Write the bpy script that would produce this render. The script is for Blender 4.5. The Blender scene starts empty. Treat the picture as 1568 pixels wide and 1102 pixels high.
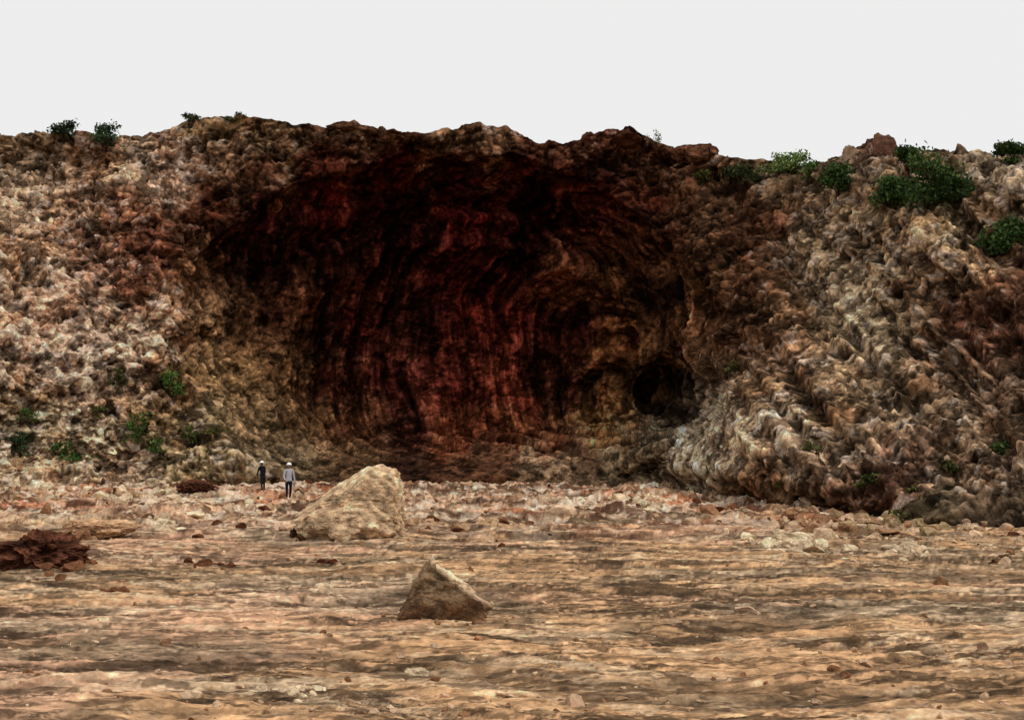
import bpy, bmesh, math, numpy as np
from mathutils import Vector, Matrix
rng=np.random.RandomState(7)
F=1568*50/36; CX,CY=784,551; TILT=math.atan(114/F); CH=3.0
ct,st=math.cos(TILT),math.sin(TILT)
scene=bpy.context.scene
# ------------------------------------------------------------ helpers
def P(u,v,d):
    a=(u-CX)/F; b=(CY-v)/F
    k=d/(ct-b*st)
    return np.stack([a*k, d+0*k, CH+(st+b*ct)*k],-1)
def ground_v(d,z=0.0):
    m=(CH-z)/d
    return CY+F*(m*ct+st)/(ct-m*st)
def ground_d(v):
    b=(CY-v)/F
    return -CH*(ct-b*st)/(st+b*ct)
def s2l(c):
    c=np.asarray(c,dtype=float)/255.
    return np.where(c<=0.04045,c/12.92,((c+0.055)/1.055)**2.4)
TAB=rng.rand(64,64,64).astype(np.float32)
def vn(x,y,z=0.0):
    x,y,z=np.broadcast_arrays(x,y,z)
    xi=np.floor(x).astype(int);yi=np.floor(y).astype(int);zi=np.floor(z).astype(int)
    fx=x-xi;fy=y-yi;fz=z-zi
    fx=fx*fx*(3-2*fx);fy=fy*fy*(3-2*fy);fz=fz*fz*(3-2*fz)
    x0=xi&63;x1=(xi+1)&63;y0=yi&63;y1=(yi+1)&63;z0=zi&63;z1=(zi+1)&63
    def l(a,b,t): return a+(b-a)*t
    c0=l(l(TAB[x0,y0,z0],TAB[x1,y0,z0],fx),l(TAB[x0,y1,z0],TAB[x1,y1,z0],fx),fy)
    c1=l(l(TAB[x0,y0,z1],TAB[x1,y0,z1],fx),l(TAB[x0,y1,z1],TAB[x1,y1,z1],fx),fy)
    return (l(c0,c1,fz)*2-1)
def fbm(x,y,z=0.0,o=4,g=0.5):
    s=0;a=1;t=0
    for i in range(o):
        c_,s_=math.cos(.7*i+.3),math.sin(.7*i+.3)
        xx=x*c_-y*s_;yy=x*s_+y*c_
        s=s+a*vn(xx*2**i+13.7*i,yy*2**i+7.1*i,np.asarray(z)*2**i+3.3*i);t+=a;a*=g
    return s/t*1.6
def afbm(x,y,z=0.0,o=4,g=0.5):
    s=0;a=1;t=0
    for i in range(o):
        s=s+a*vn(x*2**i+13.7*i,y*2**i+7.1*i,np.asarray(z)*2**i+3.3*i);t+=a;a*=g
    return s/t*1.6
def ridged(x,y,z=0.0,o=3):
    s=0;a=1;t=0
    for i in range(o):
        s=s+a*(1-2*np.abs(vn(x*2**i+5.7*i,y*2**i+1.1*i,np.asarray(z)+9.3*i)));t+=a;a*=.5
    return s/t
WT=rng.rand(128,128,3)
def worley(X,Y):
    xi=np.floor(X).astype(int);yi=np.floor(Y).astype(int)
    f1=np.full(X.shape,9.);idr=np.zeros(X.shape)
    for dx in(-1,0,1):
        for dy in(-1,0,1):
            cx=xi+dx;cy=yi+dy
            r=WT[cx&127,cy&127]
            d=np.hypot(cx+r[...,0]-X,cy+r[...,1]-Y)
            n=d<f1
            idr=np.where(n,r[...,2],idr)
            f1=np.where(n,d,f1)
    return f1,idr
WT3=rng.rand(32,32,32,7).astype(np.float32)
def blocks(p):
    """3-D cell blocks: returns F2-F1, random height, tilt term"""
    pi=np.floor(p).astype(int)
    sh=p.shape[:-1]
    f1=np.full(sh,9.);f2=np.full(sh,9.);hid=np.zeros(sh);tl=np.zeros(sh)
    for dx in(-1,0,1):
        for dy in(-1,0,1):
            for dz in(-1,0,1):
                a=pi[...,0]+dx;b=pi[...,1]+dy;c=pi[...,2]+dz
                r=WT3[a&31,b&31,c&31]
                ox=p[...,0]-a-r[...,0];oy=p[...,1]-b-r[...,1];oz=p[...,2]-c-r[...,2]
                d=ox*ox+oy*oy+oz*oz
                n=d<f1
                f2=np.where(n,f1,np.minimum(f2,d))
                hid=np.where(n,r[...,3],hid)
                tl=np.where(n,ox*(r[...,4]-.5)+oy*(r[...,5]-.5)+oz*(r[...,6]-.5),tl)
                f1=np.where(n,d,f1)
    return np.sqrt(f2)-np.sqrt(f1),hid,tl*2
def sm(a,b,x):
    t=np.clip((x-a)/(b-a),0,1);return t*t*(3-2*t)
def make_mesh(name,co,faces,col=None,mat=None,parent=None,smooth=False):
    me=bpy.data.meshes.new(name)
    faces=np.asarray(faces,dtype=np.int32); k=faces.shape[1]
    me.vertices.add(len(co)); me.vertices.foreach_set('co',np.asarray(co,dtype=np.float32).ravel())
    me.loops.add(faces.size); me.loops.foreach_set('vertex_index',faces.ravel())
    me.polygons.add(len(faces))
    me.polygons.foreach_set('loop_start',np.arange(0,faces.size,k,dtype=np.int32))
    try: me.polygons.foreach_set('loop_total',np.full(len(faces),k,dtype=np.int32))
    except Exception: pass
    me.update(calc_edges=True)
    me.polygons.foreach_set('use_smooth',np.full(len(faces),smooth))
    if col is not None:
        at=me.color_attributes.new('Col','FLOAT_COLOR','POINT')
        c=np.ones((len(co),4),dtype=np.float32);c[:,:3]=col
        at.data.foreach_set('color',c.ravel())
    ob=bpy.data.objects.new(name,me);scene.collection.objects.link(ob)
    if mat: me.materials.append(mat)
    if parent: ob.parent=parent
    return ob
def grid_faces(nr,nc):
    i=np.arange(nr-1)[:,None]*nc+np.arange(nc-1)[None,:]
    return np.stack([i,i+1,i+1+nc,i+nc],-1).reshape(-1,4)
# ------------------------------------------------------------ materials
def soil_mat(name,s1=3.0,s2=14.0,amp=0.5,bump=0.3,bscale=9.0,rough=1.0):
    m=bpy.data.materials.new(name);m.use_nodes=True;nt=m.node_tree;N=nt.nodes;L=nt.links
    bs=N['Principled BSDF'];bs.inputs['Roughness'].default_value=rough
    bs.inputs['Specular IOR Level'].default_value=0.03
    at=N.new('ShaderNodeAttribute');at.attribute_name='Col'
    tc=N.new('ShaderNodeTexCoord')
    n1=N.new('ShaderNodeTexNoise');n1.inputs['Scale'].default_value=s1;n1.inputs['Detail'].default_value=5;n1.inputs['Roughness'].default_value=.65
    n2=N.new('ShaderNodeTexNoise');n2.inputs['Scale'].default_value=s2;n2.inputs['Detail'].default_value=3;n2.inputs['Roughness'].default_value=.7
    L.new(tc.outputs['Object'],n1.inputs['Vector']);L.new(tc.outputs['Object'],n2.inputs['Vector'])
    r1=N.new('ShaderNodeMapRange');r1.inputs[1].default_value=.35;r1.inputs[2].default_value=.65;r1.inputs[3].default_value=1-amp;r1.inputs[4].default_value=1+amp
    r2=N.new('ShaderNodeMapRange');r2.inputs[1].default_value=.35;r2.inputs[2].default_value=.65;r2.inputs[3].default_value=1-amp*.7;r2.inputs[4].default_value=1+amp*.7
    L.new(n1.outputs['Fac'],r1.inputs[0]);L.new(n2.outputs['Fac'],r2.inputs[0])
    mu=N.new('ShaderNodeMath');mu.operation='MULTIPLY';L.new(r1.outputs[0],mu.inputs[0]);L.new(r2.outputs[0],mu.inputs[1])
    vm=N.new('ShaderNodeVectorMath');vm.operation='SCALE';L.new(at.outputs['Color'],vm.inputs[0]);L.new(mu.outputs[0],vm.inputs['Scale'])
    L.new(vm.outputs[0],bs.inputs['Base Color'])
    if bump>0:
        nb=N.new('ShaderNodeTexNoise');nb.inputs['Scale'].default_value=bscale;nb.inputs['Detail'].default_value=5
        L.new(tc.outputs['Object'],nb.inputs['Vector'])
        bp=N.new('ShaderNodeBump');bp.inputs['Strength'].default_value=bump;bp.inputs['Distance'].default_value=.15
        L.new(nb.outputs['Fac'],bp.inputs['Height']);L.new(bp.outputs['Normal'],bs.inputs['Normal'])
    return m
M_cliff=soil_mat('cliff_soil',2.4,8,.45,.9,3.5)
M_ground=soil_mat('ground_soil',2.5,13,.25,.5,9)
M_rock=soil_mat('rock_soil',4,18,.3,.5,12)
M_leaf=soil_mat('foliage',3,20,.3,0,10,.7)
M_cloth=soil_mat('person_cloth',8,40,.12,.1,30,.85)
# ------------------------------------------------------------ cliff
crest=np.array([(-1400,330),(-700,250),(-300,215),(-60,210),(30,207),(70,204),(100,201),(170,210),(235,206),(290,181),(370,176),(420,184),(450,191),(500,196),(512,188),(540,187),(555,196),(585,196),(640,204),(700,199),(712,191),(735,190),(745,197),(775,198),(822,220),(850,219),(885,212),(905,205),(930,198),(965,195),(985,208),(1040,226),(1060,219),(1090,219),(1106,238),(1160,242),(1200,247),(1260,250),(1300,238),(1330,214),(1358,212),(1378,232),(1450,228),(1500,232),(1568,236),(1700,240),(2200,200),(2800,260)],float)
baseD=np.array([(-1400,40),(-700,62),(-200,76),(30,81),(300,84),(400,85),(480,87),(600,87),(800,87),(930,87),(985,84),(1010,81),(1060,75),(1100,70),(1180,62),(1250,57),(1350,52),(1450,47.5),(1568,44),(1900,37),(2800,26)],float)
crestD=np.array([(-1400,70),(-700,90),(30,97),(300,97),(500,94),(800,94),(1000,93),(1100,90),(1200,86),(1300,81),(1450,75),(1568,71),(2000,60),(2800,46)],float)
us=np.concatenate([np.arange(-1400,-60,14),np.arange(-60,1630,1.4),np.arange(1630,2800,14)]).astype(float)
NR=440
ts=np.linspace(0,1,NR)
U,T=np.meshgrid(us,ts)
cr=np.interp(us,crest[:,0],crest[:,1])
cr=cr+fbm(us/38,us*0+2.2,0,3)*2.5+fbm(us/11,us*0+4.2,0,3)*2.0
bD=np.interp(us,baseD[:,0],baseD[:,1]); cD=np.interp(us,crestD[:,0],crestD[:,1])
bv=ground_v(bD,-0.4)
V=bv[None,:]*(1-T)+cr[None,:]*T
A=U/26.;B=V/26.
wu=U+fbm(A/3,B/3,1.,4)*20; wv=V+fbm(A/3,B/3,5.,4)*14
floor=sm(744,668,V+ (U-620)*.10*(U>620))
prof=T**0.9
D=bD[None]*(1-prof)+cD[None]*prof
s1=(np.abs((wu-690)/412)**2.0+np.abs((wv-520)/290)**2.0)**(1/2.0)
s2=(np.abs((wu-715)/285)**2.1+np.abs((wv-590)/215)**2.1)**(1/2.1)
up=sm(470,380,V)
c=3.6*up*sm(1.0,.95,s1)+3.4*(1-up)*sm(1.03,.88,s1)+4.6*sm(.98,.72,s1)+1.6*sm(1.0,.90,s2)+5.0*sm(1.0,.6,s2)
c=c+1.1*np.sin(s1*38+fbm(A/4,B/4,3.,2)*2)*sm(1.0,.9,s1)*sm(.5,.7,s1)*up
c=c*floor
s3=((wu-1042)/72)**2+((wv-612)/75)**2
c=c+8*sm(1.15,.35,s3)*floor
D=D+c
D=D-3.5*sm(310,240,wu)*np.sin(np.clip(T,0,1)*math.pi)
edge=np.interp(V,[500,560,590,640,690,745],[1235,1160,1124,1082,1035,990])
spd=U-edge+fbm(A*1.2,B*1.2,8.,3)*7
spur=sm(-8,14,spd)*sm(500,600,V)*sm(1400,1150,U)
D=D-7.0*spur*sm(0,.1,T)
q=(U-1250)*0.745-(V-380)*0.667
al=(U-1250)*0.667+(V-380)*0.745
qw=q+fbm(A/2.5,B/2.5,2.,3)*9
gul=ridged(qw/64.,al/480.,3.,2)
gw=sm(1080,1250,U+(V-400)*.3)*sm(.02,.15,T)*sm(1.,.9,T)
D=D-2.2*gul*gw
incv0=sm(1.02,.95,s1)
D=D+fbm(A/7,B/7,4.,2)*2.0*sm(1,.93,T)*sm(0,.05,T)*(1-.8*incv0*sm(640,700,V))
pos=P(U,V,D)
def normals(p):
    du=np.gradient(p,axis=1);dv=np.gradient(p,axis=0)
    n=np.cross(du,dv);n/=np.linalg.norm(n,axis=-1,keepdims=True)+1e-9
    return n
n0=normals(pos)
if n0[NR//2,len(us)//2,1]>0:n0=-n0
for _ in range(10):
    n0=(n0+np.roll(n0,4,0)+np.roll(n0,-4,0)+np.roll(n0,4,1)+np.roll(n0,-4,1))
    n0/=np.linalg.norm(n0,axis=-1,keepdims=True)
incave=sm(1.02,.95,s1)
leftm=sm(500,430,wu)*sm(370,440,V)*incave
apron=incave*sm(680,720,V)
drip=incave*(1-.85*leftm)*(1-.8*apron)
clw=1-incave*.5*(1-leftm)
spm=spur*sm(170,60,spd)
W=pos.copy();Wx,Wy,Wz=W[...,0],W[...,1],W[...,2]
warp=np.stack([fbm(Wx/1.8,Wy/1.8,Wz/1.8+i*17.3,3,.5) for i in range(3)],-1)
e1,h1,t1=blocks((W+warp*.6)/np.array([2.6,2.6,1.9]))
e2,h2,t2=blocks((W+warp*.3+5)/np.array([1.0,1.0,.75]))
e3,h3,t3=blocks((W+warp*.15+9)/np.array([.45,.45,.36]))
b1=sm(0,.22,e1);b2=sm(0,.25,e2);b3=sm(0,.35,e3)
rough=clw*(1-.6*spm)*(1-.35*gw)*(1-.4*leftm)*(1-.6*apron)
disp=b1*(.15+.46*(h1-.5)+.46*t1)+b2*(.06+.20*(h2-.5)+.25*t2)+b3*(.03+.08*(h3-.5)+.07*t3)
disp+=fbm(Wx/3.5,Wy/3.5,Wz/3.5,4,.5)*.45
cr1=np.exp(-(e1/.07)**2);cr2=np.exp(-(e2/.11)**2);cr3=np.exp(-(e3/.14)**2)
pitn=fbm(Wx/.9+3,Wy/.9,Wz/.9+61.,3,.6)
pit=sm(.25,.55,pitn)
shade_spots=sm(.20,.36,fbm(Wx*1.7+3,Wy*1.7,Wz*2.2+91.,3,.65))
disp-=.22*pit+.10*shade_spots
disp*=rough
vx=Wx+Wy*.6
vert=afbm(vx*1.1+fbm(A/2,B/2,1,2)*.4,Wz/6.,7.,3,.55)*drip
disp+=vert*.42
dg=afbm(qw/16.,al/150.,3.,3,.5)*gw
disp+=dg*.30
disp*=sm(0,.02,T)
disp*=1-.35*sm(.97,1,T)
pos=pos+n0*disp[...,None]
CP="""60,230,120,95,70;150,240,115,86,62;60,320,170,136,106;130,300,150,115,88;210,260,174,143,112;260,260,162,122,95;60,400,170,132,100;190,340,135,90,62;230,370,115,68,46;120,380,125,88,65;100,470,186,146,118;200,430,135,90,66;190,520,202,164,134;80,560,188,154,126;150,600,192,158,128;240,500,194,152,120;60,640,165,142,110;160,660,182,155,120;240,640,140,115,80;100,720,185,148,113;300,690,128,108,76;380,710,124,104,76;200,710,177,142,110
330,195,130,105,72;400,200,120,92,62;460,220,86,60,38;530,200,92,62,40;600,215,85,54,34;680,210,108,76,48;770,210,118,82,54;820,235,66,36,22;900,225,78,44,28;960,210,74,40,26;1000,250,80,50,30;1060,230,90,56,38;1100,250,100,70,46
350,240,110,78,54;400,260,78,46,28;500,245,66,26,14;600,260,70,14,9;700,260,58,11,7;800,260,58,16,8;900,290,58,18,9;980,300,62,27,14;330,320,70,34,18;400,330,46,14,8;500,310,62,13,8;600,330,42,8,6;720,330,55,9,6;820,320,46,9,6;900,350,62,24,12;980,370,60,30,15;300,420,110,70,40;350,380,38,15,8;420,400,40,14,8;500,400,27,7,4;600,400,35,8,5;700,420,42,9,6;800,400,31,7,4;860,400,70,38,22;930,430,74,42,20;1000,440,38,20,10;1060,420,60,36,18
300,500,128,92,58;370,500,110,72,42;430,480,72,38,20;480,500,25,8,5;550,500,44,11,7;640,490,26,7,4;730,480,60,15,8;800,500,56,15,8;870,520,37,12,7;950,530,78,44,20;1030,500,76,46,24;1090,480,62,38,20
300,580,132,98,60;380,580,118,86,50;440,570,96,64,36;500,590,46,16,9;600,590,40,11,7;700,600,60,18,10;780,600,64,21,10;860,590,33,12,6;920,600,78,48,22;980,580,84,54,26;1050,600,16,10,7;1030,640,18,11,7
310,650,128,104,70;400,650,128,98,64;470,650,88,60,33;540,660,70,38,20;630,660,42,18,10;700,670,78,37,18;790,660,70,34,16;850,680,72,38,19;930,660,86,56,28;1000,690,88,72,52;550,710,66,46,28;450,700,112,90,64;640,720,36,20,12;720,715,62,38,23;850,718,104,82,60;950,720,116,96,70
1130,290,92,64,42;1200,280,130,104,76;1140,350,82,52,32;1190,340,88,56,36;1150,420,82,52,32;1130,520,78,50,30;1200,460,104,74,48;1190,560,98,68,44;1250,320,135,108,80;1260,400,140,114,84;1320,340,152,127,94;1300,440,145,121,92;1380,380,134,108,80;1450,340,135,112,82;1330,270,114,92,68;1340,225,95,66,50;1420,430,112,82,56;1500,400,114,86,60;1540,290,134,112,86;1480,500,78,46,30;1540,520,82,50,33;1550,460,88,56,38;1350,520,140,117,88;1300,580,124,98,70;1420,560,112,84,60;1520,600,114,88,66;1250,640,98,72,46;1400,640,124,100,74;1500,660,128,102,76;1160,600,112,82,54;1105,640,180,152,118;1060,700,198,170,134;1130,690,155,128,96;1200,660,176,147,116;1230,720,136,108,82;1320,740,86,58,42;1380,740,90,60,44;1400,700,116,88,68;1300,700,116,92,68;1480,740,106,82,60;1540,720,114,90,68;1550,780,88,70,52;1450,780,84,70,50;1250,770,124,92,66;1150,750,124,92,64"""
cp=np.array([[float(k) for k in q_.split(',')] for q_ in CP.replace('\n',';').split(';')])  # cave and nook tones mix dark red clay with painted shade
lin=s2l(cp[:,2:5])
def soil_shade_col(u,v):
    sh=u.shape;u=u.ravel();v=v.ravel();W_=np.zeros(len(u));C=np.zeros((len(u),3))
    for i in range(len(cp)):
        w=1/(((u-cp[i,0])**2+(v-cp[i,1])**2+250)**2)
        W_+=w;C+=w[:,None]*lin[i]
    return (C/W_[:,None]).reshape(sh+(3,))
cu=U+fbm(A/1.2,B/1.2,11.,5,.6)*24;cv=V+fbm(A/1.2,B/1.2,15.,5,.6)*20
col=soil_shade_col(np.clip(cu,20,1580),cv)
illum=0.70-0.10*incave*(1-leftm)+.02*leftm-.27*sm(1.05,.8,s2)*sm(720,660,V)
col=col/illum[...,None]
sp=fbm(Wx*.9,Wy*.9,Wz*1.2+21.,5,.72)
sp2=fbm(Wx*3.0,Wy*3.0,Wz*4+25.,3,.7)
t=sm(-.22,.14,sp+.3*sp2)
k=.40+.94*t
k*=np.exp(.5*sp2)
k*=1+.5*(h2-.5)+.4*(h3-.5)
k*=np.exp(1.0*vert+.40*dg+.30*gul*gw)
k*=(1-.55*pit*clw)*(1-.45*cr1*clw)*(1-.4*cr2*clw)*(1-.25*cr3*clw)*(1-.60*shade_spots*(1-.6*drip))  # pits, cracks and spots darkened in colour as shade between clods
stre=afbm(vx*3.8,Wz/1.7,71.,4,.7)
k*=np.exp((1.5*stre+.30*np.sin(s1*38+fbm(A/4,B/4,3.,2)*2)*up)*drip)
k*=np.exp(.5*afbm(qw/6.,al/50.,33.,3,.6)*gw)
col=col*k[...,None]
red=(sm(.1,.5,fbm(A/1.5+9,B/1.5,31.,5,.6))*(1-incave)*(1-spm))[...,None]
col=col*(1-red*np.array([.28,.38,.46]))
chip=(sm(.15,.45,fbm(Wx*1.3+4,Wy*1.3,Wz*1.8+41.,4,.65))*(1-incave)*sm(.05,.3,col.sum(-1)))[...,None]
lum=col.mean(-1,keepdims=True)
col=col*(1-chip*.55)+chip*.55*np.minimum(lum*2.0,.48)*np.array([1.26,1.0,.80])
gsc=(.09+.03*leftm)[...,None]
col=col*(1-gsc)+gsc*col.mean(-1,keepdims=True)
col=np.clip(col,.0015,.6)
rows=[pos];cols=[col]
last=pos[-1];lc=col[-1]
for dy,dz in((.6,.0),(1.5,-.15),(3,-.4),(6,-.9),(12,-1.5),(25,-2.5),(50,-4),(120,-7),(300,-14),(700,-26)):
    y=last[:,1]+dy;sc=y/last[:,1]
    p=np.stack([last[:,0]*sc,y,last[:,2]+dz+fbm(last[:,0]/4,y/4,0,3)*.2],-1)
    rows.append(p[None]);cols.append((lc*.5+.5*lc.mean(0))[None])
pa=np.concatenate(rows);ca=np.concatenate(cols)
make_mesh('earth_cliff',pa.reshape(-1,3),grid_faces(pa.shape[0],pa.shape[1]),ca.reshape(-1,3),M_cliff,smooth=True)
nrm=n0
def surf(u,v):
    j=int(np.argmin(np.abs(us-u)))
    i=int(np.clip((v-bv[j])/(cr[j]-bv[j])*(NR-1),0,NR-1))
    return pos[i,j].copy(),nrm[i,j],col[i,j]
# ------------------------------------------------------------ ground
sd=np.arange(-.40,.4001,.00075)
so=np.array([.42,.46,.52,.6,.7,.85,1,1.3,1.8,2.5,4,7,12,25,60,150])
ss=np.concatenate([-so[::-1],sd,so])
vr=np.arange(1150,736,-1.1)
yd=ground_d(vr)
yr=np.concatenate([[-2500,-800,-250,-80,-30,-8,2,6,8,9.5,10.5],yd[yd>11],[99,102,106,112,120,135,160,200,300,500,900,1800,4000]])
yr=np.sort(yr)
S,YY=np.meshgrid(ss,yr)
XX=S*np.maximum(YY,11.)
near=sm(9,12,YY)*sm(115,95,YY)*(np.abs(S)<.5)
bandy=YY+fbm(XX/6,YY/9,0,2)*1.5+XX*.04
h=fbm(XX/5,YY/4,1.,3)*.07
n_st=afbm(XX/3.4,bandy/1.25,2.,6,.72)
h+=n_st*.11
h+=afbm(XX/.5,YY/.22,3.,4,.65)*.04
ruts=ridged(XX/14.+3,bandy/1.3,5.,2)
h+=ruts*.06
far=sm(38,58,YY)*sm(97,85,YY)
gf1,gid=worley(XX/1.1,YY/1.6)
h+=far*(fbm(XX/1.3,YY/2.2,6.,5,.65)*.35+.30*np.clip(.42-gf1,0,1)*(gid>.55))
fy=bandy+fbm(XX/2.5,YY/2.5,44.,3)*.35
fur=sm(.50,.80,ridged(XX/10.+1,fy/1.9,23.,2))*sm(-.35,.15,fbm(XX/4,YY/3,27.,3))*(1-far)
h-=.07*fur
h*=near
def ground_h(x,y): 
    i=int(np.argmin(np.abs(yr-y)));j=int(np.argmin(np.abs(ss-x/max(y,11.))));return h[i,j]
c_or=s2l((198,153,110));c_pk=s2l((205,158,124));c_gr=s2l((126,108,86));c_dk=s2l((64,50,37));c_pl=s2l((226,194,156))
def mixc(c,t,w): return c*(1-w[...,None])+t*w[...,None]
C=np.ones(XX.shape+(3,))*c_or
C=mixc(C,c_pk,sm(-.1,.5,fbm(XX/6+3,YY/6,7.,3)+.6*far))
C=mixc(C,c_gr,.75*sm(-.03,.40,fbm(XX/4.5,bandy/3.0,8.,5,.65)))
C=mixc(C,c_dk,.82*sm(.06,.22,afbm(XX/2.6+9,bandy/.85,9.,7,.80)-.04))
C=mixc(C,c_pl,.50*sm(.05,.32,afbm(XX/2.2+2,bandy/.7+5,10.,7,.80)))
C=mixc(C,c_dk*1.1,.40*sm(.05,.35,-n_st))
C=mixc(C,c_dk,.65*sm(.10,.26,afbm(XX/.7+9,YY/.16,19.,4,.75)))
C=mixc(C,c_dk,.55*fur)
C=mixc(C,s2l((195,105,62)),.45*far*sm(.05,.6,fbm(XX/2.5+2,YY/4,12.,3)))
C=mixc(C,s2l((84,52,38)),.85*far*sm(.1,.32,fbm(XX/1.1+2,YY/1.8,13.,5,.65)))
C=mixc(C,s2l((236,208,180)),.75*far*sm(.12,.36,fbm(XX/1.0+2,YY/1.6,17.,5,.65)))
C=C*np.exp(.6*afbm(XX/.20,YY/.10,14.,3,.75))[...,None]
C=C*.95+.05*C.mean(-1,keepdims=True)
C=np.clip(C*.93,.01,.7)
gp=np.stack([XX,YY,h],-1)
make_mesh('ground',gp.reshape(-1,3),grid_faces(*XX.shape),C.reshape(-1,3),M_ground)
# ------------------------------------------------------------ rocks
def ico(sub):
    bm=bmesh.new();bmesh.ops.create_icosphere(bm,subdivisions=sub,radius=1)
    v=np.array([x.co[:] for x in bm.verts]);f=np.array([[q.index for q in x.verts] for x in bm.faces]);bm.free();return v,f
iv,jf=ico(2)
def clamp_planes(v,planes):
    for n,c in planes:
        n=np.array(n,float);n/=np.linalg.norm(n)
        d=v@n;v=v-np.clip(d-c,0,None)[:,None]*n
    return v
tmpl=[]
for i in range(16):
    v=iv.copy()
    pl=[(rng.randn(3),rng.uniform(.3,.7)) for _ in range(9)]
    v=clamp_planes(v,pl);v+=rng.randn(*v.shape)*.045
    tmpl.append(v/np.abs(v).max())
def scatter(name,pts,sizes,cols,mat,flat=.65):
    vs=[];fs=[];cs=[];o=0
    for p,s,c in zip(pts,sizes,cols):
        v=tmpl[rng.randint(16)]*np.array([rng.uniform(.7,1.5),rng.uniform(.7,1.2),rng.uniform(.45,1.)*flat/.65])*s
        a=rng.uniform(0,6.28);b=rng.uniform(-.5,.5)
        ca_,sa=math.cos(a),math.sin(a);cb,sb=math.cos(b),math.sin(b)
        R=np.array([[ca_,-sa,0],[sa,ca_,0],[0,0,1]])@np.array([[cb,0,sb],[0,1,0],[-sb,0,cb]])
        v=v@R.T+p
        vs.append(v);fs.append(jf+o);o+=len(v)
        cs.append(np.tile(np.clip(c,.003,.7),(len(v),1)))
    return make_mesh(name,np.concatenate(vs),np.concatenate(fs),np.concatenate(cs),mat)
pts=[];sz=[];cl=[]
for i in range(2600):
    r=rng.rand()
    if r<.45: u=rng.uniform(-60,290);v=rng.uniform(205,745)
    elif r<.53: u=rng.uniform(230,480);v=rng.uniform(480,740)
    elif r<.65: u=rng.uniform(1020,1620);v=rng.uniform(240,560)
    elif r<.94: u=rng.uniform(1020,1620);v=rng.uniform(560,815)
    else: u=rng.uniform(-60,1620);v=rng.uniform(185,260)
    j=int(np.argmin(np.abs(us-u)))
    if v<cr[j] or v>bv[j]:continue
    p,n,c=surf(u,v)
    if u>480 and u<1000 and v<260 and rng.rand()<.5:continue
    s=rng.gamma(1.6,.06)+.05
    s=min(s,.45)*(p[1]/85)
    if c.sum()<.06 and rng.rand()<.85:continue
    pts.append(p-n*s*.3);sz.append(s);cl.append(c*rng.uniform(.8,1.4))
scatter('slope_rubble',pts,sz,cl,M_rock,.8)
pts=[];sz=[];cl=[]
pal=[s2l((215,182,148)),s2l((190,152,118)),s2l((150,108,78)),s2l((105,66,46)),s2l((205,168,136))]
def addrock(u,v,s,c,sink=.35):
    d=ground_d(v);x=(u-CX)/F*d;pts.append(np.array([x,d,ground_h(x,d)+s*(.5-sink)*.5]));sz.append(s);cl.append(c)
for i in range(1150):
    v=742+abs(rng.randn())*36;u=rng.uniform(-40,1610)
    base=np.interp(u,baseD[:,0],baseD[:,1]);vb=ground_v(base)
    v=v-742+max(742,vb-6)
    if v>900:continue
    s=min(.45,rng.gamma(1.2,.08)+.04)*(1 if u<1250 else .8)
    addrock(u,v,s,pal[rng.choice(5,p=[.3,.28,.16,.10,.16])]*rng.uniform(.55,1.05))
for i in range(800):
    v=rng.uniform(780,1110);u=rng.uniform(-20,1590)
    addrock(u,v,rng.gamma(1.4,.02)+.01,pal[rng.choice([0,1,2,4])]*rng.uniform(.6,1))
def cluster(u,v,du,dv,n,s0,s1_,c):
    for i in range(n):
        addrock(u+rng.randn()*du,v+rng.randn()*dv,rng.uniform(s0,s1_),c*rng.uniform(.7,1.15))
pale=s2l((218,192,158))
cluster(1222,835,28,8,90,.08,.32,pale)
cluster(1390,845,22,8,50,.08,.26,pale*.85)
cluster(1000,770,22,6,34,.15,.4,pale)
cluster(160,812,22,5,26,.12,.38,s2l((185,148,115)))
cluster(260,800,20,8,20,.1,.35,pale)
cluster(1400,795,50,10,60,.12,.4,s2l((165,140,105)))
cluster(210,760,60,8,50,.15,.45,pale)
cluster(1290,795,60,12,50,.1,.4,s2l((150,112,82)))
cluster(325,868,14,3,16,.06,.18,s2l((112,72,50)))
cluster(465,815,12,4,16,.10,.25,s2l((66,44,30)))
cluster(90,872,26,5,40,.08,.22,s2l((120,80,56)))
cluster(195,910,14,3,14,.05,.14,s2l((105,66,46)))
cluster(500,905,12,4,10,.04,.12,pale)
cluster(505,857,8,2,7,.08,.17,s2l((86,46,32)))
cluster(560,822,35,5,30,.05,.18,s2l((150,118,88)))
cluster(690,946,34,4,30,.03,.09,s2l((140,105,76)))
cluster(455,1060,22,6,30,.02,.10,pale)
cluster(640,1024,9,4,9,.05,.11,pale*.9)
cluster(305,750,12,3,16,.2,.45,s2l((100,52,36)))
scatter('floor_rubble',pts,sz,cl,M_rock)
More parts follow.
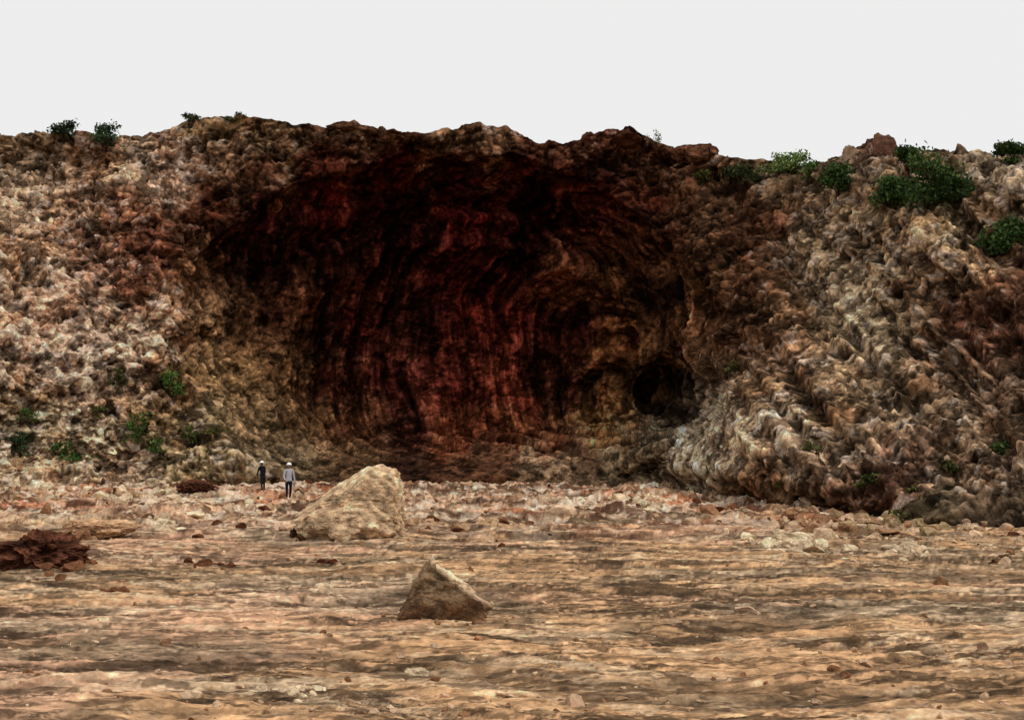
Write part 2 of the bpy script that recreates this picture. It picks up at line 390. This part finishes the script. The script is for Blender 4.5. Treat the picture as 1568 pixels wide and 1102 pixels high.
# ------------------------------------------------------------ individual rocks
bvx,bfx=ico(6)
def boulder(name,u,vbase,w,hgt,dep,planes,colfn,seed,noise=.05,freq=2.5):
    v=clamp_planes(bvx.copy()*1.15,planes)
    n=v/np.linalg.norm(v,axis=1,keepdims=True)
    d=fbm(v[:,0]*freq+seed,v[:,1]*freq+v[:,2]*.7,v[:,2]*freq,6,.62)*noise
    v=v+n*d[:,None]
    mn,mx=v.min(0),v.max(0)
    c=colfn(v,d)
    q=(v-(mn+mx)/2)/(mx-mn)
    q=q*np.array([w,dep,hgt*1.25]);q[:,2]+=hgt*1.25/2-hgt*.25
    D_=ground_d(vbase)+dep/2;x=(u-CX)/F*D_
    q+=np.array([x,D_,0])
    return make_mesh(name,q,bfx,np.clip(c,.004,.7),M_rock)
def c_boulder(v,d):
    strata=np.sin((v[:,2]*.8+v[:,0]*.75+.7*v[:,0]**2+.3*fbm(v[:,0]*2,v[:,1]*2,v[:,2]*2,3))*20)
    k=np.exp(.30*strata+2.6*d+.6*fbm(v[:,0]*5,v[:,1]*5,v[:,2]*5,4))
    return s2l((210,176,140))*.82*k[:,None]
boulder('boulder',536,826,3.3,2.12,2.4,[((-.66,-.15,.74),.42),((1,-.1,.12),.66),((.1,-.2,1),.74),((-.15,-1,.45),.6),((.6,-.8,.3),.74),((-.9,-.5,.1),.95)],c_boulder,3,.18,2.6)
def c_wedge(v,d):
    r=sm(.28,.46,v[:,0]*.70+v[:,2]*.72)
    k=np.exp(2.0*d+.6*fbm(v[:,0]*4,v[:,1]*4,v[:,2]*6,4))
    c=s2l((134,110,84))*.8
    c=c[None]*(1-r[:,None])+s2l((222,190,155))[None]*.9*r[:,None]  # sunlit right edge painted pale, shaded body painted grey-brown
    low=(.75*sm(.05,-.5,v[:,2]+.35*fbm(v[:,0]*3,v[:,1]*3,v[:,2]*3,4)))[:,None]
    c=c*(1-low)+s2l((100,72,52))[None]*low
    return c*k[:,None]
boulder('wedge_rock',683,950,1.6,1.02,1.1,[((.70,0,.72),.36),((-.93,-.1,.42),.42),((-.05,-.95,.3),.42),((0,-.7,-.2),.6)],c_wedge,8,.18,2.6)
def c_dark(v,d): return s2l((80,48,35))[None]*.8*np.exp(2*d+.9*fbm(v[:,0]*4,v[:,1]*4,v[:,2]*4,4))[:,None]
boulder('dark_rock',66,878,2.2,.95,1.5,[((.5,-.2,.9),.45),((-.3,-.2,1),.5),((.2,-1,.3),.6)],c_dark,14,.42,3.2)
boulder('dark_rock',300,757,2.0,.75,1.5,[((.3,-.3,1),.5),((-.4,-.3,1),.55)],c_dark,24,.35,3)
def c_tan(v,d): return s2l((196,155,118))[None]*.85*np.exp(2*d+.5*fbm(v[:,0]*4,v[:,1]*4,v[:,2]*4,4))[:,None]
boulder('tan_rock',160,822,2.1,.5,1.2,[((.2,-.2,1),.5)],c_tan,31,.2,3)
def sky_boulder(u,v,w,hh,c,seed):
    p,n,_=surf(u,v)
    q=clamp_planes(bvx.copy(),[(rng.randn(3)+np.array([0,0,.4]),rng.uniform(.55,.8)) for _ in range(7)])
    q+= (fbm(q[:,0]*2+seed,q[:,1]*2,q[:,2]*2,5,.6)*.2)[:,None]*q
    q=q*np.array([w/2,w/2,hh/2])+p+np.array([0,.3,-.1])
    cc=s2l(c)[None]*np.exp(.6*fbm(q[:,0]*2,q[:,1]*2,q[:,2]*2,4))[:,None]
    make_mesh('skyline_boulder',q,bfx,cc,M_rock,smooth=False)
for a in[(1352,226,1.7,2.4,(95,66,52),1),(1310,240,1.6,1.6,(150,125,100),2),(960,207,2.6,1.1,(74,42,28),3),(903,206,1.0,.8,(80,48,34),4),(1080,230,2.3,1.3,(100,66,48),5),(527,192,2.2,.8,(80,54,38),6),(585,192,.6,.9,(80,55,40),7),(722,194,1.2,.8,(80,54,36),8),(210,205,1.4,.7,(100,78,58),9)]:
    sky_boulder(*a)
# ------------------------------------------------------------ shrubs
def shrub(name,p,w,hh,n=900,leaf=.10,clumps=14,c=(52,84,34),spiky=False):
    vs=[];cs=[];fs=[]
    p=np.array(p);base=s2l(c);cc=[]
    for i in range(clumps):
        a=rng.uniform(0,6.28);r=math.sqrt(rng.rand());z=rng.rand()**.8
        cc.append(np.array([math.cos(a)*r*w/2*(1-.45*z),math.sin(a)*r*w/2*(1-.45*z),.05*hh+z*hh*.85]))
    o=0
    for c0 in cc:
        b=np.array([rng.randn()*.04*w,rng.randn()*.04*w,-.1])
        mid=(b+c0)/2+rng.randn(3)*.05*w
        for (q_,r_) in zip([b,mid,c0],[.02*hh**.5,.013*hh**.5,.005]):
            for k_ in range(4):
                vs.append(q_+r_*np.array([math.cos(k_*1.571),math.sin(k_*1.571),0]));cs.append(s2l((60,52,36)))
        for s_ in range(2):
            for k_ in range(4):
                k2=(k_+1)%4
                fs.append([o+s_*4+k_,o+s_*4+k2,o+s_*4+4+k2,o+s_*4+4+k_])
        o+=12
    for i in range(n):
        ci=rng.randint(clumps);c0=cc[ci]
        sr=.13*w if not spiky else .07*w
        q_=c0+rng.randn(3)*np.array([sr,sr,.11*hh if not spiky else .16*hh])
        if q_[2]<0:q_[2]=abs(q_[2])*.5
        a=rng.randn(3);a/=np.linalg.norm(a);b_=np.cross(a,rng.randn(3));b_/=np.linalg.norm(b_)
        L_=leaf*rng.uniform(.6,1.5);W_=L_*rng.uniform(.35,.6)
        vs+= [q_-a*L_,q_-b_*W_,q_+a*L_,q_+b_*W_]
        k_=(.5+1.1*((ci*37%11)/11.))*rng.uniform(.6,1.5)
        g=base*k_*np.array([rng.uniform(.9,1.5),1,rng.uniform(.75,1.15)])
        cs+=[g]*4
        fs.append([o,o+1,o+2,o+3]);o+=4
    return make_mesh(name,np.array(vs)+p,np.array(fs),np.array(cs),M_leaf)
def shrub_at(name,u,v,wpx,hpx,**k):
    p,n,_=surf(u,v);s=p[1]/F
    shrub(name,p+np.array([0,-.25,-.05]),wpx*s,hpx*s,**k)
G1=(54,78,42);G2=(70,100,48)
shrub_at('shrub',1430,322,84,86,n=2900,clumps=20,leaf=.11,c=G1)
shrub_at('shrub',1375,316,70,42,n=1900,clumps=14,leaf=.12,c=G1)
shrub_at('shrub',1400,268,44,34,n=900,clumps=9,leaf=.11,c=G1)
shrub_at('shrub',1288,302,60,46,n=1700,clumps=12,leaf=.12,c=G1)
shrub_at('shrub',1530,384,72,52,n=2200,clumps=14,leaf=.12,c=G1)
shrub_at('shrub',1543,248,50,28,n=1100,clumps=9,leaf=.11,c=G1)
shrub_at('shrub',1465,302,50,34,n=900,clumps=9,leaf=.11,c=(56,76,46))
shrub_at('shrub',1240,272,46,26,n=800,clumps=9,leaf=.10,c=(76,104,60))
shrub_at('grass_tuft',1210,262,85,26,n=1500,clumps=16,leaf=.10,c=(98,126,74),spiky=True)
shrub_at('shrub',1140,285,60,32,n=1000,clumps=10,leaf=.10,c=(48,60,36))
shrub_at('shrub',1075,285,34,24,n=420,clumps=6,leaf=.09,c=(60,68,36))
shrub_at('shrub',1005,220,26,20,n=160,clumps=6,leaf=.06,c=(120,126,108),spiky=True)
shrub_at('shrub',102,214,40,30,n=900,clumps=9,leaf=.10,c=(40,56,38))
shrub_at('shrub',168,224,44,32,n=1000,clumps=9,leaf=.10,c=(52,76,50))
shrub_at('shrub',298,188,34,14,n=400,clumps=6,leaf=.09,c=(46,58,36))
shrub_at('shrub',360,184,30,12,n=320,clumps=6,leaf=.09,c=(50,62,36))
for a in[(263,602,34,38,640,G2),(213,674,42,44,640,G2),(112,704,68,32,900,(52,86,42)),(38,694,34,34,600,(38,60,38)),(42,642,30,18,280,(60,84,42)),(182,598,24,36,260,(66,74,40)),(292,672,34,26,360,(70,88,46)),(240,690,34,26,320,(66,90,46)),(150,640,28,20,200,(72,84,48)),(330,668,34,16,200,(74,84,48)),(1090,732,30,36,320,(64,76,40)),(1130,752,18,40,200,(58,66,36)),(1340,747,40,22,320,(60,72,38)),(1530,697,34,22,300,(60,80,44)),(1450,724,28,26,260,(60,66,38)),(1240,700,26,24,180,(66,74,42)),(1130,575,26,16,160,(64,72,38)),(1200,745,30,20,200,(70,84,46)),(1395,760,30,16,160,(66,72,42))]:
    shrub_at('weed',a[0],a[1],a[2],a[3],n=a[4],clumps=8,leaf=.085,c=a[5])
shrub_at('weed',1175,754,22,36,n=300,clumps=8,leaf=.07,c=(72,92,48),spiky=True)
shrub_at('weed',1420,802,76,28,n=700,clumps=12,leaf=.06,c=(64,76,44))
# ------------------------------------------------------------ people
def skin(verts,edges,radii,sub=1):
    me=bpy.data.meshes.new('t');me.from_pydata(verts,edges,[]);ob=bpy.data.objects.new('t',me);scene.collection.objects.link(ob)
    ob.modifiers.new('s','SKIN')
    for i,r in enumerate(radii):
        me.skin_vertices[0].data[i].radius=(r if isinstance(r,tuple) else (r,r))
    me.skin_vertices[0].data[0].use_root=True
    ob.modifiers.new('b','SUBSURF').levels=sub
    dgr=bpy.context.evaluated_depsgraph_get();ev=ob.evaluated_get(dgr);m2=ev.to_mesh()
    v=np.array([x.co[:] for x in m2.vertices]);f=[list(p.vertices) for p in m2.polygons]
    ev.to_mesh_clear();bpy.data.objects.remove(ob);return v,f
def person(name,loc,rz,H,pose,shirt,trouser,hat):
    V_=[];F_=[];C_=[]
    def add(v,f,c):
        o=len(V_);V_.extend(list(v));F_.extend([[q_+o for q_ in g] for g in f])
        C_.extend([c]*len(v) if not callable(c) else [c(p) for p in v])
    lean,la,ra,step=pose
    pel=(0,0,.95)
    ch=(0,-lean*.35,1.28);nb=(0,-lean*.52,1.45);nk=(0,-lean*.56,1.52);hd=np.array([0,-lean*.64-.01,1.64])
    verts=[pel,(0,-lean*.15,1.08),ch,nb,nk]
    rad=[(.155,.11),(.14,.10),(.175,.115),(.12,.085),(.055,.055)]
    ed=[(0,1),(1,2),(2,3),(3,4)]
    hands=[]
    for s,arm in((-1,la),(1,ra)):
        i=len(verts)
        sh=(s*.185,nb[1],1.42);el=tuple(np.array(sh)+np.array(arm[0])*.28);wr=tuple(np.array(el)+np.array(arm[1])*.25)
        verts+= [sh,el,wr];rad+=[.062,.046,.033];ed+=[(3,i),(i,i+1),(i+1,i+2)]
        hands.append((np.array(wr),np.array(arm[1])/np.linalg.norm(arm[1]),s))
        i=len(verts);y0=s*step
        verts+= [(s*.095,0,.86),(s*.11,-.03+y0*.4,.50),(s*.115,.03+y0,.10)]
        rad+=[.095,.062,.045];ed+=[(0,i),(i,i+1),(i+1,i+2)]
    v,f=skin(verts,ed,rad,2)
    sc,tc_=s2l(shirt),s2l(trouser)
    add(v,f,lambda p: sc if p[2]>.93 else tc_)
    for s in(-1,1):
        x=s*.115;y=.03+s*step
        v,f=skin([(x,y+.03,.06),(x,y-.08,.05),(x,y-.19,.04)],[(0,1),(1,2)],[.05,.048,.038],1)
        v[:,2]=np.clip(v[:,2],0,1);add(v,f,s2l((225,222,215)))
    sk=s2l((150,105,80))
    for wr,dr,s in hands:
        side=np.cross(dr,[0,1,0]);side/=np.linalg.norm(side)+1e-9;pal_=np.cross(dr,side)
        v,f=skin([tuple(wr-dr*.02),tuple(wr+dr*.04),tuple(wr+dr*.085)],[(0,1),(1,2)],[(.026,.02),(.036,.016),(.038,.014)],1);add(v,f,sk)
        for q_,ln in zip((-1.5,-.5,.5,1.5),(.06,.075,.07,.055)):
            b=wr+dr*.08+side*q_*.019
            v,f=skin([tuple(b),tuple(b+dr*ln*.5+pal_*.006),tuple(b+dr*ln+pal_*.022)],[(0,1),(1,2)],[.009,.008,.007],1);add(v,f,sk)
        b=wr+dr*.03+side*s*.03
        v,f=skin([tuple(b),tuple(b+dr*.03+side*s*.025),tuple(b+dr*.06+side*s*.03)],[(0,1),(1,2)],[.012,.010,.008],1);add(v,f,sk)
    hv,hf=ico(3)
    q_=hv*np.array([.078,.098,.118])
    q_[:,0]*=1-.22*sm(0,-.11,q_[:,2])
    front=-hv[:,1]
    q_[:,1]-=.022*np.exp(-((hv[:,0]/.16)**2+((hv[:,2]+.12)/.2)**2))*(front>0)
    q_[:,1]+=.010*np.exp(-(((np.abs(hv[:,0])-.38)/.16)**2+((hv[:,2]-.08)/.12)**2))*(front>0)
    q_[:,1]-=.010*np.exp(-((hv[:,0]/.3)**2+((hv[:,2]+.75)/.15)**2))*(front>0)
    def hc(p):
        l=(p-hd)/np.array([.078,.098,.118])
        if l[1]<-.5 and abs(abs(l[0])-.38)<.12 and abs(l[2]-.06)<.06:return s2l((30,22,20))
        if l[1]<-.5 and abs(l[0])<.28 and abs(l[2]+.45)<.05:return s2l((110,55,45))
        if l[2]>.35 or (l[1]>.1 and l[2]>-.45):return s2l((28,22,18))
        return sk
    add(q_+hd,[list(x) for x in hf],hc)
    for s in(-1,1):
        v=ico(1)[0]*np.array([.012,.02,.03])+hd+np.array([s*.08,.005,0]);add(v,[list(x) for x in ico(1)[1]],sk)
    if hat is not None:
        hv2,hf2=ico(3);q_=hv2*np.array([.115,.135,.12]);q_[:,2]=np.maximum(q_[:,2],0)
        rim=(hv2[:,2]<=0.02);q_[rim,:2]*=1.15;q_[:,1]-=np.where(rim&(hv2[:,1]<0),.02,0)
        add(q_+hd+np.array([0,0,.045]),[list(x) for x in hf2],s2l(hat))
    V_=np.array(V_)*H/1.75
    me=bpy.data.meshes.new(name);me.from_pydata(V_.tolist(),[],F_);me.materials.append(M_cloth)
    at=me.color_attributes.new('Col','FLOAT_COLOR','POINT')
    c=np.ones((len(V_),4),dtype=np.float32);c[:,:3]=np.array(C_);at.data.foreach_set('color',c.ravel())
    me.polygons.foreach_set('use_smooth',np.ones(len(me.polygons),dtype=bool))
    ob=bpy.data.objects.new(name,me);scene.collection.objects.link(ob);ob.location=loc;ob.rotation_euler=(0,0,rz)
def gl(u,v,dz=0):
    d=ground_d(v);x=(u-CX)/F*d;return (x,d,ground_h(x,d)+dz)
person('standing_person',gl(443,762),.5,1.74,(.05,((-.3,-.1,-1),(.15,-.6,-.7)),((.25,0,-1),(.1,-.3,-.95)),.12),(170,172,178),(26,28,44),(245,245,245))
person('standing_person',gl(404,758),-2.4,1.5,(.25,((-.25,-.2,-.95),(.1,-.5,-.8)),((.25,-.1,-1),(.05,-.25,-.97)),.08),(24,24,32),(34,34,40),(245,245,245))
# ------------------------------------------------------------ light & camera
w=bpy.data.worlds.new('World');scene.world=w;w.use_nodes=True;nt=w.node_tree;N=nt.nodes;L=nt.links
bg=N['Background']
sky=N.new('ShaderNodeTexSky');sky.sky_type='NISHITA';sky.sun_disc=False
EL,AZ=math.radians(56),math.radians(118)
sky.sun_elevation=EL;sky.sun_rotation=AZ;sky.dust_density=6;sky.air_density=1
hs=N.new('ShaderNodeHueSaturation');hs.inputs['Saturation'].default_value=.15
L.new(sky.outputs[0],hs.inputs['Color'])
mx=N.new('ShaderNodeMix');mx.data_type='RGBA';mx.inputs[0].default_value=.95
L.new(hs.outputs[0],mx.inputs[6]);mx.inputs[7].default_value=(8.8,8.8,8.8,1)
L.new(mx.outputs[2],bg.inputs['Color']);bg.inputs['Strength'].default_value=.1
sl=bpy.data.lights.new('sun','SUN');sl.energy=1.5;sl.angle=math.radians(10);sl.color=(1,.96,.88)
so_=bpy.data.objects.new('sun',sl);scene.collection.objects.link(so_)
dirv=Vector((math.sin(AZ)*math.cos(EL),math.cos(AZ)*math.cos(EL),math.sin(EL)))
so_.rotation_euler=dirv.to_track_quat('Z','Y').to_euler()
cam=bpy.data.cameras.new('camera');cam.lens=50;cam.sensor_width=36;cam.clip_end=8000;cam.clip_start=.1
co=bpy.data.objects.new('camera',cam);scene.collection.objects.link(co);co.location=(0,0,CH)
co.rotation_euler=(math.pi/2+TILT,0,0);scene.camera=co
scene.view_settings.view_transform='Standard';scene.view_settings.look='None';scene.view_settings.exposure=0
